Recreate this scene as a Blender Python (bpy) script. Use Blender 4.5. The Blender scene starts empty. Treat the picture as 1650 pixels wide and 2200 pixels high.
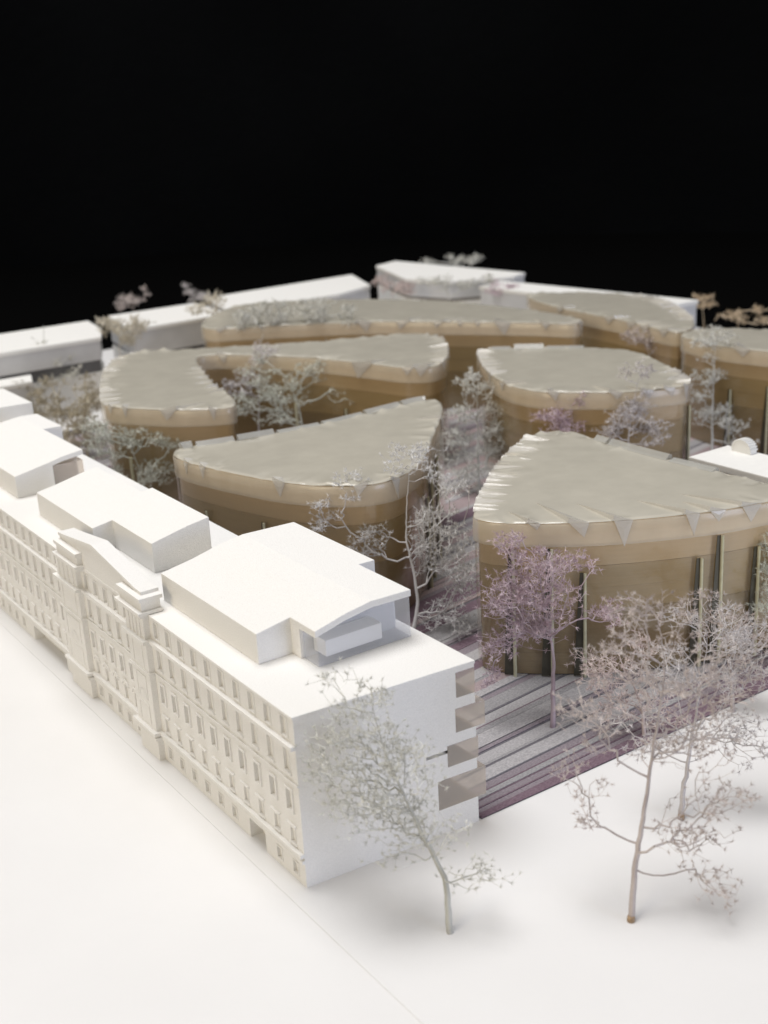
import bpy, bmesh, math, random
import numpy as np
from mathutils import Vector, Matrix
from mathutils.geometry import delaunay_2d_cdt

random.seed(7)
rng = np.random.default_rng(11)
scene = bpy.context.scene
COL = scene.collection
R = math.radians

# ------------------------------------------------------------------ camera
cam_d = bpy.data.cameras.new("camera")
cam = bpy.data.objects.new("camera", cam_d)
COL.objects.link(cam)
cam_d.sensor_fit = 'VERTICAL'
cam_d.sensor_height = 36.0
cam_d.lens = 43.35
cr, cu, cf = (0.821432, -0.567854, -0.052832), (0.222968, 0.234502, 0.9462), (0.524914, 0.789019, -0.31924)
m = Matrix(((cr[0], cu[0], -cf[0]), (cr[1], cu[1], -cf[1]), (cr[2], cu[2], -cf[2])))
cam.matrix_world = Matrix.Translation((-15.65254, -29.0487, 23.34157)) @ m.to_4x4()
cam_d.clip_start = 0.5
cam_d.clip_end = 2000
cam_d.dof.use_dof = True
cam_d.dof.focus_distance = 46.0
cam_d.dof.aperture_fstop = 0.16
scene.camera = cam

# ------------------------------------------------------------------ light of the room
world = bpy.data.worlds.new("World")
scene.world = world
world.use_nodes = True
bg = world.node_tree.nodes["Background"]
bg.inputs[0].default_value = (0.98, 0.98, 1.0, 1)
bg.inputs[1].default_value = 0.24

def area_light(name, loc, target, size, power, color):
    d = bpy.data.lights.new(name, 'AREA')
    d.shape = 'DISK'
    d.size = size
    d.energy = power
    d.color = color
    o = bpy.data.objects.new(name, d)
    COL.objects.link(o)
    o.location = loc
    o.rotation_euler = (Vector(target) - Vector(loc)).to_track_quat('-Z', 'Y').to_euler()
    return o

area_light("ceiling_lamp", (-6, 50, 215), (12, 10, 0), 130, 415000, (1.0, 0.985, 0.975))
area_light("room_lamp", (-170, -30, 65), (0, 15, 3), 90, 94000, (1.0, 0.83, 0.55))
area_light("window_light", (60, -165, 30), (10, 0, 3), 80, 104000, (0.68, 0.76, 1.0))

scene.view_settings.view_transform = 'Standard'
scene.view_settings.look = 'None'
scene.view_settings.exposure = 0.05
scene.view_settings.gamma = 1.0
scene.cycles.use_denoising = True
scene.cycles.max_bounces = 10
scene.cycles.transparent_max_bounces = 16
scene.cycles.transmission_bounces = 8

# ------------------------------------------------------------------ materials
def material(name, color, rough=0.6, bump=0.0, bump_scale=20.0, vary=0.0, vary_scale=3.0, stretch=(1, 1, 1),
             transmission=0.0, ior=1.49, coat=0.0, spec=0.5, alt=None, metallic=0.0, detail=4.0):
    mt = bpy.data.materials.new(name)
    mt.use_nodes = True
    nt = mt.node_tree
    b = nt.nodes["Principled BSDF"]
    b.inputs["Base Color"].default_value = (*color, 1)
    b.inputs["Roughness"].default_value = rough
    b.inputs["Specular IOR Level"].default_value = spec
    b.inputs["Metallic"].default_value = metallic
    b.inputs["IOR"].default_value = ior
    b.inputs["Transmission Weight"].default_value = transmission
    b.inputs["Coat Weight"].default_value = coat
    b.inputs["Coat Roughness"].default_value = 0.08
    tc = nt.nodes.new("ShaderNodeTexCoord")
    mp = nt.nodes.new("ShaderNodeMapping")
    mp.inputs["Scale"].default_value = stretch
    nt.links.new(tc.outputs["Object"], mp.inputs[0])
    if vary > 0 or alt:
        n = nt.nodes.new("ShaderNodeTexNoise")
        n.inputs["Scale"].default_value = vary_scale
        n.inputs["Detail"].default_value = detail
        nt.links.new(mp.outputs[0], n.inputs["Vector"])
        ramp = nt.nodes.new("ShaderNodeValToRGB")
        c2 = alt if alt else tuple(min(1, c * (1 + vary)) for c in color)
        c1 = color if alt else tuple(c * (1 - vary) for c in color)
        ramp.color_ramp.elements[0].position = 0.32
        ramp.color_ramp.elements[1].position = 0.68
        ramp.color_ramp.elements[0].color = (*c1, 1)
        ramp.color_ramp.elements[1].color = (*c2, 1)
        nt.links.new(n.outputs["Fac"], ramp.inputs[0])
        nt.links.new(ramp.outputs[0], b.inputs["Base Color"])
    if bump > 0:
        n2 = nt.nodes.new("ShaderNodeTexNoise")
        n2.inputs["Scale"].default_value = bump_scale
        n2.inputs["Detail"].default_value = 5
        nt.links.new(mp.outputs[0], n2.inputs["Vector"])
        bp = nt.nodes.new("ShaderNodeBump")
        bp.inputs["Strength"].default_value = 1.0
        bp.inputs["Distance"].default_value = bump
        nt.links.new(n2.outputs["Fac"], bp.inputs["Height"])
        nt.links.new(bp.outputs[0], b.inputs["Normal"])
    return mt

M = {}
M['print'] = material("white_print", (0.85, 0.838, 0.812), 0.85, bump=0.026, bump_scale=22, vary=0.05, vary_scale=26, spec=0.25)
M['shaded_white'] = material("shaded_white", (0.60, 0.60, 0.605), 0.5, bump=0.004, bump_scale=9, vary=0.06, vary_scale=0.6)  # walls of the far white blocks, their shade put into a greyer colour
M['print_far'] = material("white_card", (0.82, 0.81, 0.78), 0.8, bump=0.004, bump_scale=12, vary=0.02, spec=0.3)
M['board'] = material("white_board", (0.765, 0.758, 0.752), 0.55, bump=0.004, bump_scale=9, vary=0.012, vary_scale=0.25, spec=0.35)
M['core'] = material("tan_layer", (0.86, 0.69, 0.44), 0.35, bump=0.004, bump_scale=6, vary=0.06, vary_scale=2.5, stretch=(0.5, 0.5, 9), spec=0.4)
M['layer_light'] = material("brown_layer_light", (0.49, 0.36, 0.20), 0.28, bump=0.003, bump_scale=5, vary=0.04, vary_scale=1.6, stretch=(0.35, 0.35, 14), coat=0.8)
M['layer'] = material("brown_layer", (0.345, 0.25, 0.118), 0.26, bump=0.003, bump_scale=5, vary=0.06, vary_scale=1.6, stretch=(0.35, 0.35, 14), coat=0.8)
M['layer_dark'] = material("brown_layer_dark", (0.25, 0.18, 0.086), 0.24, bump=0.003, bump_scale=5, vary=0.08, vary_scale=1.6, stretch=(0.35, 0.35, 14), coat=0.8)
M['dark_glass'] = material("dark_glass", (0.13, 0.13, 0.135), 0.2, vary=0.15, vary_scale=0.8)
M['base_shadow'] = material("base_gap_shade", (0.03, 0.028, 0.025), 0.25)  # recessed foot strip, near-black to stand for the shadow gap under the walls
M['rod'] = material("pale_rod", (0.60, 0.58, 0.40), 0.35, vary=0.1, vary_scale=4, metallic=0.2)
M['wedge_plate'] = material("dark_wedge", (0.055, 0.05, 0.032), 0.25, vary=0.25, vary_scale=1.5, coat=0.3)
def clear_block(name, tint, gloss_tint, diffuse=0.3, rough=0.12):
    """solid acrylic: tinted see-through body under a Fresnel gloss"""
    mt = bpy.data.materials.new(name)
    mt.use_nodes = True
    nt = mt.node_tree
    nt.nodes.remove(nt.nodes["Principled BSDF"])
    out = nt.nodes["Material Output"]
    tr = nt.nodes.new("ShaderNodeBsdfTransparent"); tr.inputs[0].default_value = (*tint, 1)
    gl = nt.nodes.new("ShaderNodeBsdfGlossy"); gl.inputs["Roughness"].default_value = rough; gl.inputs[0].default_value = (*gloss_tint, 1)
    df = nt.nodes.new("ShaderNodeBsdfDiffuse"); df.inputs[0].default_value = tuple(c * .82 for c in tint) + (1,)
    lw = nt.nodes.new("ShaderNodeFresnel"); lw.inputs[0].default_value = 1.49
    no = nt.nodes.new("ShaderNodeTexNoise"); no.inputs["Scale"].default_value = 1.6
    tc = nt.nodes.new("ShaderNodeTexCoord"); nt.links.new(tc.outputs["Object"], no.inputs["Vector"])
    bp = nt.nodes.new("ShaderNodeBump"); bp.inputs["Distance"].default_value = 0.02
    nt.links.new(no.outputs["Fac"], bp.inputs["Height"]); nt.links.new(bp.outputs[0], gl.inputs["Normal"])
    m1 = nt.nodes.new("ShaderNodeMixShader"); m1.inputs[0].default_value = diffuse
    nt.links.new(tr.outputs[0], m1.inputs[1]); nt.links.new(df.outputs[0], m1.inputs[2])
    m2 = nt.nodes.new("ShaderNodeMixShader")
    geo = nt.nodes.new("ShaderNodeNewGeometry")          # gloss on the outer faces only
    inv = nt.nodes.new("ShaderNodeMath"); inv.operation = 'SUBTRACT'; inv.inputs[0].default_value = 1.0
    mul = nt.nodes.new("ShaderNodeMath"); mul.operation = 'MULTIPLY'
    nt.links.new(geo.outputs["Backfacing"], inv.inputs[1])
    nt.links.new(lw.outputs[0], mul.inputs[0]); nt.links.new(inv.outputs[0], mul.inputs[1])
    nt.links.new(mul.outputs[0], m2.inputs[0]); nt.links.new(m1.outputs[0], m2.inputs[1]); nt.links.new(gl.outputs[0], m2.inputs[2])
    nt.links.new(m2.outputs[0], out.inputs[0])
    return mt
M['acrylic'] = clear_block("tinted_acrylic", (0.92, 0.865, 0.80), (1, 1, 1), 0.32)
M['acrylic_clear'] = clear_block("clear_acrylic", (0.96, 0.97, 1.0), (1, 1, 1), 0.30)
M['clear_wall'] = clear_block("clear_wall", (0.97, 0.955, 0.92), (1, 1, 1), 0.02, 0.05)
M['backdrop'] = material("black_cloth", (0.0035, 0.0037, 0.004), 1.0, bump=0.2, bump_scale=0.5, vary=0.25, vary_scale=0.02, spec=0.0)
M['table'] = material("dark_table", (0.003, 0.003, 0.003), 0.9, spec=0.0)
M['collar'] = material("brown_stub", (0.36, 0.25, 0.15), 0.7, vary=0.3, vary_scale=8)

def film(name, color, rough, clear, bump, scale, stretch=(1, 1, 1)):
    mt = material(name, color, rough, bump=bump, bump_scale=scale, vary=0.05, vary_scale=0.8, stretch=stretch, coat=0.25)
    nt = mt.node_tree
    b = nt.nodes["Principled BSDF"]
    out = [n for n in nt.nodes if n.type == 'OUTPUT_MATERIAL'][0]
    tr = nt.nodes.new("ShaderNodeBsdfTransparent")
    mx = nt.nodes.new("ShaderNodeMixShader")
    mx.inputs[0].default_value = clear
    nt.links.new(b.outputs[0], mx.inputs[1])
    nt.links.new(tr.outputs[0], mx.inputs[2])
    nt.links.new(mx.outputs[0], out.inputs[0])
    return mt
M['film'] = film("frosted_film", (0.50, 0.47, 0.395), 0.27, 0.0, 0.0015, 1.2)
M['skirt'] = film("film_skirt", (0.72, 0.65, 0.53), 0.2, 0.5, 0.008, 2.5, (1.5, 1.5, 0.4))
M['fold'] = film("film_fold", (0.74, 0.71, 0.65), 0.12, 0.45, 0.006, 6)
M['tip'] = film("film_edge", (0.55, 0.55, 0.52), 0.14, 0.5, 0.004, 3)

TREE_COL = {
    'grey': ((0.42, 0.415, 0.37), (0.63, 0.625, 0.58)), 'mauve': ((0.365, 0.31, 0.295), (0.57, 0.51, 0.48)),
    'lilac': ((0.40, 0.37, 0.365), (0.60, 0.57, 0.565)), 'purple': ((0.35, 0.24, 0.28), (0.60, 0.51, 0.54)),
    'pink': ((0.43, 0.34, 0.325), (0.64, 0.555, 0.52)), 'silver': ((0.50, 0.485, 0.48), (0.73, 0.72, 0.71)),
    'green': ((0.42, 0.43, 0.365), (0.65, 0.66, 0.59)), 'pale': ((0.45, 0.445, 0.405), (0.67, 0.665, 0.62)),
    'brown': ((0.27, 0.235, 0.165), (0.45, 0.405, 0.31)), 'beige': ((0.42, 0.38, 0.29), (0.62, 0.575, 0.48)),
    'rust': ((0.36, 0.26, 0.15), (0.62, 0.51, 0.37))}
for k, (a, b_) in TREE_COL.items():
    M['tips_' + k] = material("sprig_tips_" + k, tuple(c * 1.08 for c in a), 0.32, alt=tuple(min(.9, c * 1.28) for c in b_), vary_scale=2.6, detail=8)
    M['tree_' + k] = material("dried_sprig_" + k, a, 0.5, alt=b_, vary_scale=1.1, bump=0.004, bump_scale=14, detail=6)

def sprinkle(name, c1, c2, scale=14):
    return material(name, c1, 0.75, alt=c2, vary_scale=scale, bump=0.015, bump_scale=22, detail=8, stretch=(0.7, 1.6, 1), spec=0.35)
STRIP = [sprinkle("strip_grey", (0.23, 0.222, 0.228), (0.39, 0.38, 0.385)), sprinkle("strip_light", (0.30, 0.29, 0.295), (0.50, 0.48, 0.485)),
         sprinkle("strip_dark", (0.10, 0.095, 0.11), (0.20, 0.185, 0.205)), sprinkle("strip_purple", (0.125, 0.075, 0.10), (0.23, 0.165, 0.20)),
         sprinkle("strip_pink", (0.28, 0.21, 0.22), (0.46, 0.38, 0.38)), sprinkle("strip_mauve", (0.185, 0.155, 0.175), (0.31, 0.27, 0.295))]
M['plaza'] = sprinkle("plaza_base", (0.07, 0.066, 0.075), (0.12, 0.115, 0.12))

# ------------------------------------------------------------------ mesh helpers
class MB:
    def __init__(s):
        s.v, s.f = [], []
    def quad(s, a, b, c, d):
        i = len(s.v); s.v += [a, b, c, d]; s.f.append((i, i + 1, i + 2, i + 3))
    def box(s, x0, x1, y0, y1, z0, z1):
        i = len(s.v)
        s.v += [(x0, y0, z0), (x1, y0, z0), (x1, y1, z0), (x0, y1, z0), (x0, y0, z1), (x1, y0, z1), (x1, y1, z1), (x0, y1, z1)]
        s.f += [tuple(i + k for k in q) for q in ((0, 3, 2, 1), (4, 5, 6, 7), (0, 1, 5, 4), (1, 2, 6, 5), (2, 3, 7, 6), (3, 0, 4, 7))]
        return s
    def prism(s, pts, z0, z1):
        n = len(pts); i = len(s.v)
        s.v += [(p[0], p[1], z0) for p in pts] + [(p[0], p[1], z1) for p in pts]
        s.f += [tuple(i + k for k in range(n - 1, -1, -1)), tuple(i + n + k for k in range(n))]
        s.f += [(i + k, i + (k + 1) % n, i + n + (k + 1) % n, i + n + k) for k in range(n)]
        return s
    def tube(s, pts, rad, n=5, cap=True):
        pts = [Vector(p) for p in pts]; base = len(s.v)
        for k, p in enumerate(pts):
            t = (pts[min(k + 1, len(pts) - 1)] - pts[max(k - 1, 0)])
            t = t.normalized() if t.length > 1e-9 else Vector((0, 0, 1))
            a = t.orthogonal().normalized() if k == 0 else (a - t * a.dot(t)).normalized()
            b = t.cross(a)
            for j in range(n):
                q = 2 * math.pi * j / n
                s.v.append(tuple(p + (a * math.cos(q) + b * math.sin(q)) * rad[k]))
        for k in range(len(pts) - 1):
            for j in range(n):
                o = base + k * n
                s.f.append((o + j, o + (j + 1) % n, o + n + (j + 1) % n, o + n + j))
        if cap:
            s.f.append(tuple(base + (len(pts) - 1) * n + j for j in range(n)))
            s.f.append(tuple(base + n - 1 - j for j in range(n)))
        return s
    def build(s, name, mat, parent=None, bevel=0.0, smooth=False, merge=False):
        me = bpy.data.meshes.new(name)
        me.from_pydata(s.v, [], s.f)
        me.materials.append(mat)
        if merge or bevel > 0:
            bm = bmesh.new(); bm.from_mesh(me)
            if merge:
                bmesh.ops.remove_doubles(bm, verts=bm.verts, dist=1e-4)
            bmesh.ops.recalc_face_normals(bm, faces=bm.faces)
            if bevel > 0:
                ed = [e for e in bm.edges if len(e.link_faces) == 2 and e.calc_face_angle(0) > R(20)]
                bmesh.ops.bevel(bm, geom=ed, offset=bevel, segments=2, profile=0.6, affect='EDGES', clamp_overlap=True)
            bm.to_mesh(me); bm.free()
        if smooth:
            me.polygons.foreach_set("use_smooth", [True] * len(me.polygons))
        return link(name, me, parent)

def link(name, me, parent=None, loc=None):
    o = bpy.data.objects.new(name, me)
    COL.objects.link(o)
    if parent: o.parent = parent
    if loc: o.location = loc
    return o

def tag(o, label=None, cat=None, group=None, kind=None):
    if label: o["label"] = label
    if cat: o["category"] = cat
    if group: o["group"] = group
    if kind: o["kind"] = kind
    return o

def thing(name, loc, label, cat, group=None):
    o = bpy.data.objects.new(name, None)
    o.empty_display_size = 0.2
    COL.objects.link(o)
    o.location = loc
    return tag(o, label, cat, group)

# ------------------------------------------------------------------ setting: board, pavement, plaza, backdrop, table
def sheet(name, x0, x1, y0, y1, z0, z1, mat, bevel=0.0):
    o = MB().box(x0, x1, y0, y1, z0, z1).build(name, mat, bevel=bevel)
    return tag(o, kind="structure")
sheet("ground", -24, 78, -24, 92, -1.5, 0.0, M['board'])
sheet("pavement", -0.68, 24, -16, 62, 0.004, 0.02, M['board'], 0.006)
sheet("table", -300, 330, -300, 330, -4, -1.6, M['table'])

bd = MB()                                     # black cloth hung in a curve behind the model
prof = []
ax = Vector((0.554, 0.833, 0)); sx = Vector((0.833, -0.554, 0)); cen = Vector((22, 40, 0))
for k in range(33):
    a = R(-105 + 210 * k / 32)
    rr = 150 + 1.2 * math.sin(k * 1.9) + 0.8 * math.sin(k * 4.3)
    prof.append(cen + ax * (rr * math.cos(a)) + sx * (rr * math.sin(a)))
for k in range(32):
    p, q = prof[k], prof[k + 1]
    for z0, z1 in ((-30, 20), (20, 68)):
        bd.quad((p.x, p.y, z0), (q.x, q.y, z0), (q.x, q.y, z1), (p.x, p.y, z1))
tag(bd.build("backdrop", M['backdrop'], merge=True, smooth=True), kind="structure")

plaza = MB().box(6.62, 50, -0.46, 62, 0.032, 0.05).build("plaza", M['plaza'])
tag(plaza, kind="structure")
def plaza_strips():
    near = [(3, .26), (5, .22), (3, .07), (5, .30), (3, .06), (0, .26), (3, .07), (5, .35), (2, .06), (1, .62), (2, .13), (0, .14), (1, .55), (2, .10),
            (5, .2), (2, .05), (1, .75), (0, .3), (3, .08), (1, .5), (2, .12), (0, .7), (5, .25), (2, .08), (1, .4)]
    y = -0.46
    seq = list(near)
    r = random.Random(5)
    while sum(w for _, w in seq) < 60:
        k = r.choice([0, 1, 2, 3, 4, 4, 5, 1, 0])
        seq.append((k, r.uniform(.06, .16) if k == 2 else r.uniform(.14, .75)))
    def slope(v): return 0.0 if v < -0.4 else 0.05 + 0.012 * v if v < 10 else min(0.17 + 0.004 * (v - 10), 0.32)
    for i, (k, w) in enumerate(seq):
        y1 = y + w
        if y > 59: break
        h = 0.062 + r.random() * 0.035 + (0.0 if k != 2 else -0.008)
        g = 0.006
        s0, s1 = slope(y), slope(y1)
        xa, xb = 6.64, 49.5
        if i == 0: s0 = 0.0
        ya0, ya1 = y + g, y1 - g
        pts = [(xa, ya0), (xb, min(ya0 + (xb - xa) * s0, 61.5)), (xb, min(ya1 + (xb - xa) * s1, 61.9)), (xa, ya1)]
        MB().prism(pts, 0.051, h).build("strip", STRIP[k], plaza)
        y = y1
plaza_strips()

# ------------------------------------------------------------------ white buildings
def grid_wall(mb, P, us, vs, holes, depth):
    """wall of cells P(u, v, d); holes are (u0, u1, v0, v1) rectangles left open with reveals going in by depth"""
    us = sorted(set([round(u, 4) for u in us] + [round(h[i], 4) for h in holes for i in (0, 1)]))
    vs = sorted(set([round(v, 4) for v in vs] + [round(h[i], 4) for h in holes for i in (2, 3)]))
    for a, b in zip(us, us[1:]):
        for c, d in zip(vs, vs[1:]):
            mu, mv = (a + b) / 2, (c + d) / 2
            if any(h[0] < mu < h[1] and h[2] < mv < h[3] for h in holes): continue
            mb.quad(P(a, c, 0), P(b, c, 0), P(b, d, 0), P(a, d, 0))
    for h in holes:
        if len(h) > 5 and h[5] == 'bare': continue
        u0, u1, v0, v1 = h[:4]
        dd = h[4] if len(h) > 4 else depth
        mb.quad(P(u0, v0, 0), P(u0, v1, 0), P(u0, v1, dd), P(u0, v0, dd))
        if len(h) < 6: mb.quad(P(u1, v0, 0), P(u1, v0, dd), P(u1, v1, dd), P(u1, v1, 0))
        mb.quad(P(u0, v1, 0), P(u1, v1, 0), P(u1, v1, dd), P(u0, v1, dd))
        mb.quad(P(u0, v0, 0), P(u0, v0, dd), P(u1, v0, dd), P(u1, v0, 0))

def cell_prism(xs, ys, inside, zbot, ztop):
    mb = MB()
    def on(i, j): return 0 <= i < len(xs) - 1 and 0 <= j < len(ys) - 1 and inside((xs[i] + xs[i + 1]) / 2, (ys[j] + ys[j + 1]) / 2)
    for i in range(len(xs) - 1):
        for j in range(len(ys) - 1):
            if not on(i, j): continue
            x0, x1, y0, y1 = xs[i], xs[i + 1], ys[j], ys[j + 1]
            t0, t1 = ztop(x0), ztop(x1)
            def zb(a, b): return zbot if not callable(zbot) else zbot((x0 + x1) / 2, (y0 + y1) / 2, a)
            b0, b1 = zb(x0, 0), zb(x1, 0)
            mb.quad((x0, y0, t0), (x1, y0, t1), (x1, y1, t1), (x0, y1, t0))
            mb.quad((x0, y0, b0), (x0, y1, b0), (x1, y1, b1), (x1, y0, b1))
            if not on(i - 1, j): mb.quad((x0, y0, b0), (x0, y0, t0), (x0, y1, t0), (x0, y1, b0))
            if not on(i + 1, j): mb.quad((x1, y0, b1), (x1, y1, b1), (x1, y1, t1), (x1, y0, t1))
            if not on(i, j - 1): mb.quad((x0, y0, b0), (x1, y0, b1), (x1, y0, t1), (x0, y0, t0))
            if callable(zbot) and on(i, j - 1):          # wall below an overhanging neighbour
                n0 = zbot((x0 + x1) / 2, (ys[j - 1] + ys[j]) / 2, x0); n1 = zbot((x0 + x1) / 2, (ys[j - 1] + ys[j]) / 2, x1)
                if n0 > b0 + .05: mb.quad((x0, y0, b0), (x1, y0, b1), (x1, y0, n1), (x0, y0, n0))
            if not on(i, j + 1): mb.quad((x0, y1, b0), (x0, y1, t0), (x1, y1, t1), (x1, y1, b1))
    return mb

def terrace():
    T = thing("terrace_building", (0, 0, 0), "long white model block with gabled centre, rows of windows and white rooftop boxes", "building")
    W, K, YE, ZR = 6.5, -0.0738, 47.0, 5.88
    PR = M['print']
    PX = 0.24
    # window kinds: width, z0, z1, frame kind
    kinds = [(.36, 5.16, 5.80, 'plain'), (.34, 3.93, 4.70, 'sill'), (.32, 2.58, 3.30, 'frame'), (.34, 1.36, 1.96, 'hood'), (.30, .26, .68, 'thin')]
    dep = 0.115
    cache = {}
    def window(y, row, x=0.0, dz=0.0, arch=False):
        w, z0, z1, fk = kinds[row]
        key = (row, arch)
        h = z1 - z0
        if key not in cache:
            pm = MB(); pm.box(dep - .03, dep + .02, -w / 2 + .002, w / 2 - .002, .002, h - .002)
            pm.box(dep - .055, dep - .031, -.014, .014, .003, h - .003)
            a = pm.build("window", PR)
            fm = MB()
            t, pr = .055, .035
            if fk in ('frame', 'thin', 'plain'):
                if fk != 'plain': pass
                t = .07 if fk == 'frame' else .04
                pr = .065 if fk == 'frame' else .03
                fm.box(-pr, .0, -w / 2 - t, -w / 2, -t, h + t); fm.box(-pr, .0, w / 2, w / 2 + t, -t, h + t)
                fm.box(-pr, .0, -w / 2, w / 2, -t, -.001); fm.box(-pr, .0, -w / 2, w / 2, h + .001, h + t)
                nm = "frame"
            elif fk == 'sill':
                fm.box(-.065, 0, -w / 2 - .07, w / 2 + .07, -.08, -.001)
                fm.box(-.02, 0, -w / 2 - .03, -w / 2, 0, h + .03); fm.box(-.02, 0, w / 2, w / 2 + .03, 0, h + .03)
                nm = "sill"
            else:
                if arch:
                    ro, ri, zc = .33, .24, h + .02
                    m9 = 10
                    for q in range(m9 + 1):
                        an = math.pi * q / m9
                        for x_ in (-.06, 0):
                            for rr in (ri, ro):
                                fm.v.append((x_, -rr * math.cos(an), zc + rr * math.sin(an) * .9))
                    for q in range(m9):
                        o = q * 4
                        fm.f += [(o, o + 1, o + 5, o + 4), (o + 1, o + 3, o + 7, o + 5), (o, o + 4, o + 6, o + 2), (o + 2, o + 6, o + 7, o + 3)]
                    fm.f += [(0, 2, 3, 1), (m9 * 4, m9 * 4 + 1, m9 * 4 + 3, m9 * 4 + 2)]
                else:
                    fm.box(-.085, 0, -w / 2 - .11, w / 2 + .11, h + .05, h + .12)
                nm = "hood"
                sm_ = MB().box(-.045, 0, -w / 2 - .04, w / 2 + .04, -.05, -.001)
            b = fm.build(nm, PR)
            b.parent = a; a.parent = T
            a.location = (x, y, z0 + dz)
            cache[key] = [a, b]
            if fk == 'hood':
                c = sm_.build("sill", PR, a)
                cache[key].append(c)
        else:
            a = cache[key][0].copy(); COL.objects.link(a); a.parent = T
            for src in cache[key][1:]:
                b = src.copy(); COL.objects.link(b); b.parent = a
            a.location = (x, y, z0 + dz)
        return (y - w / 2, y + w / 2, z0 + dz, z1 + dz)

    def facade(y0, y1, ys_by_row, dz=0.0, extra=(), name="wall", arch=False):
        holes = []
        for row, ys in enumerate(ys_by_row):
            for y in ys:
                holes.append(window(y, row, 0.0, dz if row < 4 else 0, arch and row == 3) + (dep,))
        holes += list(extra)
        mb = MB()
        grid_wall(mb, lambda u, v, d: (d, u, v), [y0, y1], [0, ZR], holes, dep)
        return mb.build(name, PR, T, merge=True)
    ya = [.58 + 1.02 * k for k in range(9)] + [9.72]
    facade(0, 10.3, [ya, ya, ya, ya, [y for k, y in enumerate(ya) if k not in (2, 3)]], extra=[(2.55, 3.62, .001, .92, .5)])
    MB().box(.46, .5, 2.56, 3.61, .002, .91).box(.40, .459, 3.05, 3.12, .002, .91).build("door", PR, T)
    yc = [12.53 + .97 * k for k in range(5)]
    facade(11.95, 16.95, [yc] * 5, dz=-.1, arch=True)
    yl = [19.85 + 1.02 * k for k in range(11)]
    facade(19.2, YE, [yl, yl, yl, yl, [y for y in yl if y > 25.1]], extra=[(20.4, 24.6, .001, .83, .5)])
    MB().box(.46, .5, 20.42, 24.58, .002, .82).build("door", PR, T)
    # pavilions either side of the centre, with shallow panels and ribs
    for y0, y1, q0, q1 in ((10.3, 11.95, 10.26, 12.25), (16.95, 19.2, 16.5, 18.8)):
        pb = MB().box(-PX, .02, y0, y1, 0, ZR)
        pav = pb.build("pavilion", PR, T, bevel=.015)
        rb = MB()
        n = 4
        for q in range(n):
            yy = y0 + .35 + (y1 - y0 - .7) * q / (n - 1)
            rb.box(-PX - .04, -PX - .001, yy - .045, yy + .045, 5.08, 5.78)
        for (za, zb) in ((3.78, 4.75), (2.4, 3.4), (1.4, 2.2)):
            ym0, ym1 = y0 + .38, y1 - .38
            rb.box(-PX - .025, -PX - .001, ym0, ym0 + .04, za, zb); rb.box(-PX - .025, -PX - .001, ym1 - .04, ym1, za, zb)
            rb.box(-PX - .025, -PX - .001, ym0 + .041, ym1 - .041, zb - .04, zb)
        for q in range(9):
            an = math.pi * q / 8; yy = (y0 + y1) / 2 - .3 * math.cos(an); zz = 2.45 + .3 * math.sin(an)
            rb.box(-PX - .035, -PX - .026, yy - .035, yy + .035, zz - .03, zz + .03)
        rb.build("panel_rib", PR, pav)
        cap = MB().box(-PX - .12, .5, q0 - .06, q1 + .06, 5.9, 6.02).box(-PX - .20, .55, q0 - .12, q1 + .12, 6.021, 6.14)
        cap.box(-PX - .02, .5, q0, q1, 6.141, 6.5)
        cap.build("pedestal", PR, T, bevel=.012)
        MB().box(-PX - .1, .6, q0 - .06, q1 + .06, 6.501, 6.66).build("pedestal_cap", PR, T, bevel=.02)
    # gable of the centre bay
    sy = [10.55, 11.08, 15.1, 18.3, 18.85]
    gzs = [6.64, 6.66, 7.24, 6.84, 6.80]
    front = MB()
    n = len(sy)
    front.v += [(-.03, sy[k], 5.85) for k in range(n)] + [(-.03, sy[k], gzs[k]) for k in range(n)] + [(.5, sy[k], 5.85) for k in range(n)] + [(.5, sy[k], gzs[k]) for k in range(n)]
    for k in range(n - 1):
        front.f += [(k, k + 1, n + k + 1, n + k), (2 * n + k + 1, 2 * n + k, 3 * n + k, 3 * n + k + 1), (n + k, n + k + 1, 3 * n + k + 1, 3 * n + k)]
    front.f += [(0, n, 3 * n, 2 * n), (n - 1, 3 * n - 1, 4 * n - 1, 2 * n - 1)]
    gable = front.build("gable", PR, T, merge=True)
    cp = MB()
    cp.v += [(x, sy[k], gzs[k] + dz) for x, dz in ((-.10, .001), (.62, .001), (.62, .15), (-.10, .15)) for k in range(n)]
    for a, b in ((0, 1), (1, 2), (2, 3), (3, 0)):
        for k in range(n - 1):
            cp.f.append((a * n + k, a * n + k + 1, b * n + k + 1, b * n + k))
    cp.f += [(0, n, 2 * n, 3 * n), (n - 1, 4 * n - 1, 3 * n - 1, 2 * n - 1)]
    cp.build("coping", PR, gable, bevel=.025, merge=True)
    # cornices
    def band(z0, z1, pr, nm):
        segs = [(-.02, 10.3 - PX * 0 - pr * 0, 0), (10.3 - pr, 11.95 + pr, PX), (11.95, 16.95, 0), (16.95 - pr, 19.2 + pr, PX), (19.2, YE, 0)]
        for i, (a, b, off) in enumerate(segs):
            if off == 0:
                a2 = a + (pr if i > 0 else 0); b2 = b - (pr if i < 4 else 0)
                MB().box(-pr, -.001, a2 + .002, b2 - .002, z0, z1).build(nm, PR, T, bevel=.012)
            else:
                MB().box(-PX - pr, -.001, a, b, z0, z1).build(nm, PR, T, bevel=.012)
    band(4.88, 5.02, .17, "cornice")
    band(3.60, 3.67, .06, "string_course")
    band(1.12, 1.25, .16, "cornice")
    band(.90, 1.02, .10, "cornice")
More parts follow.
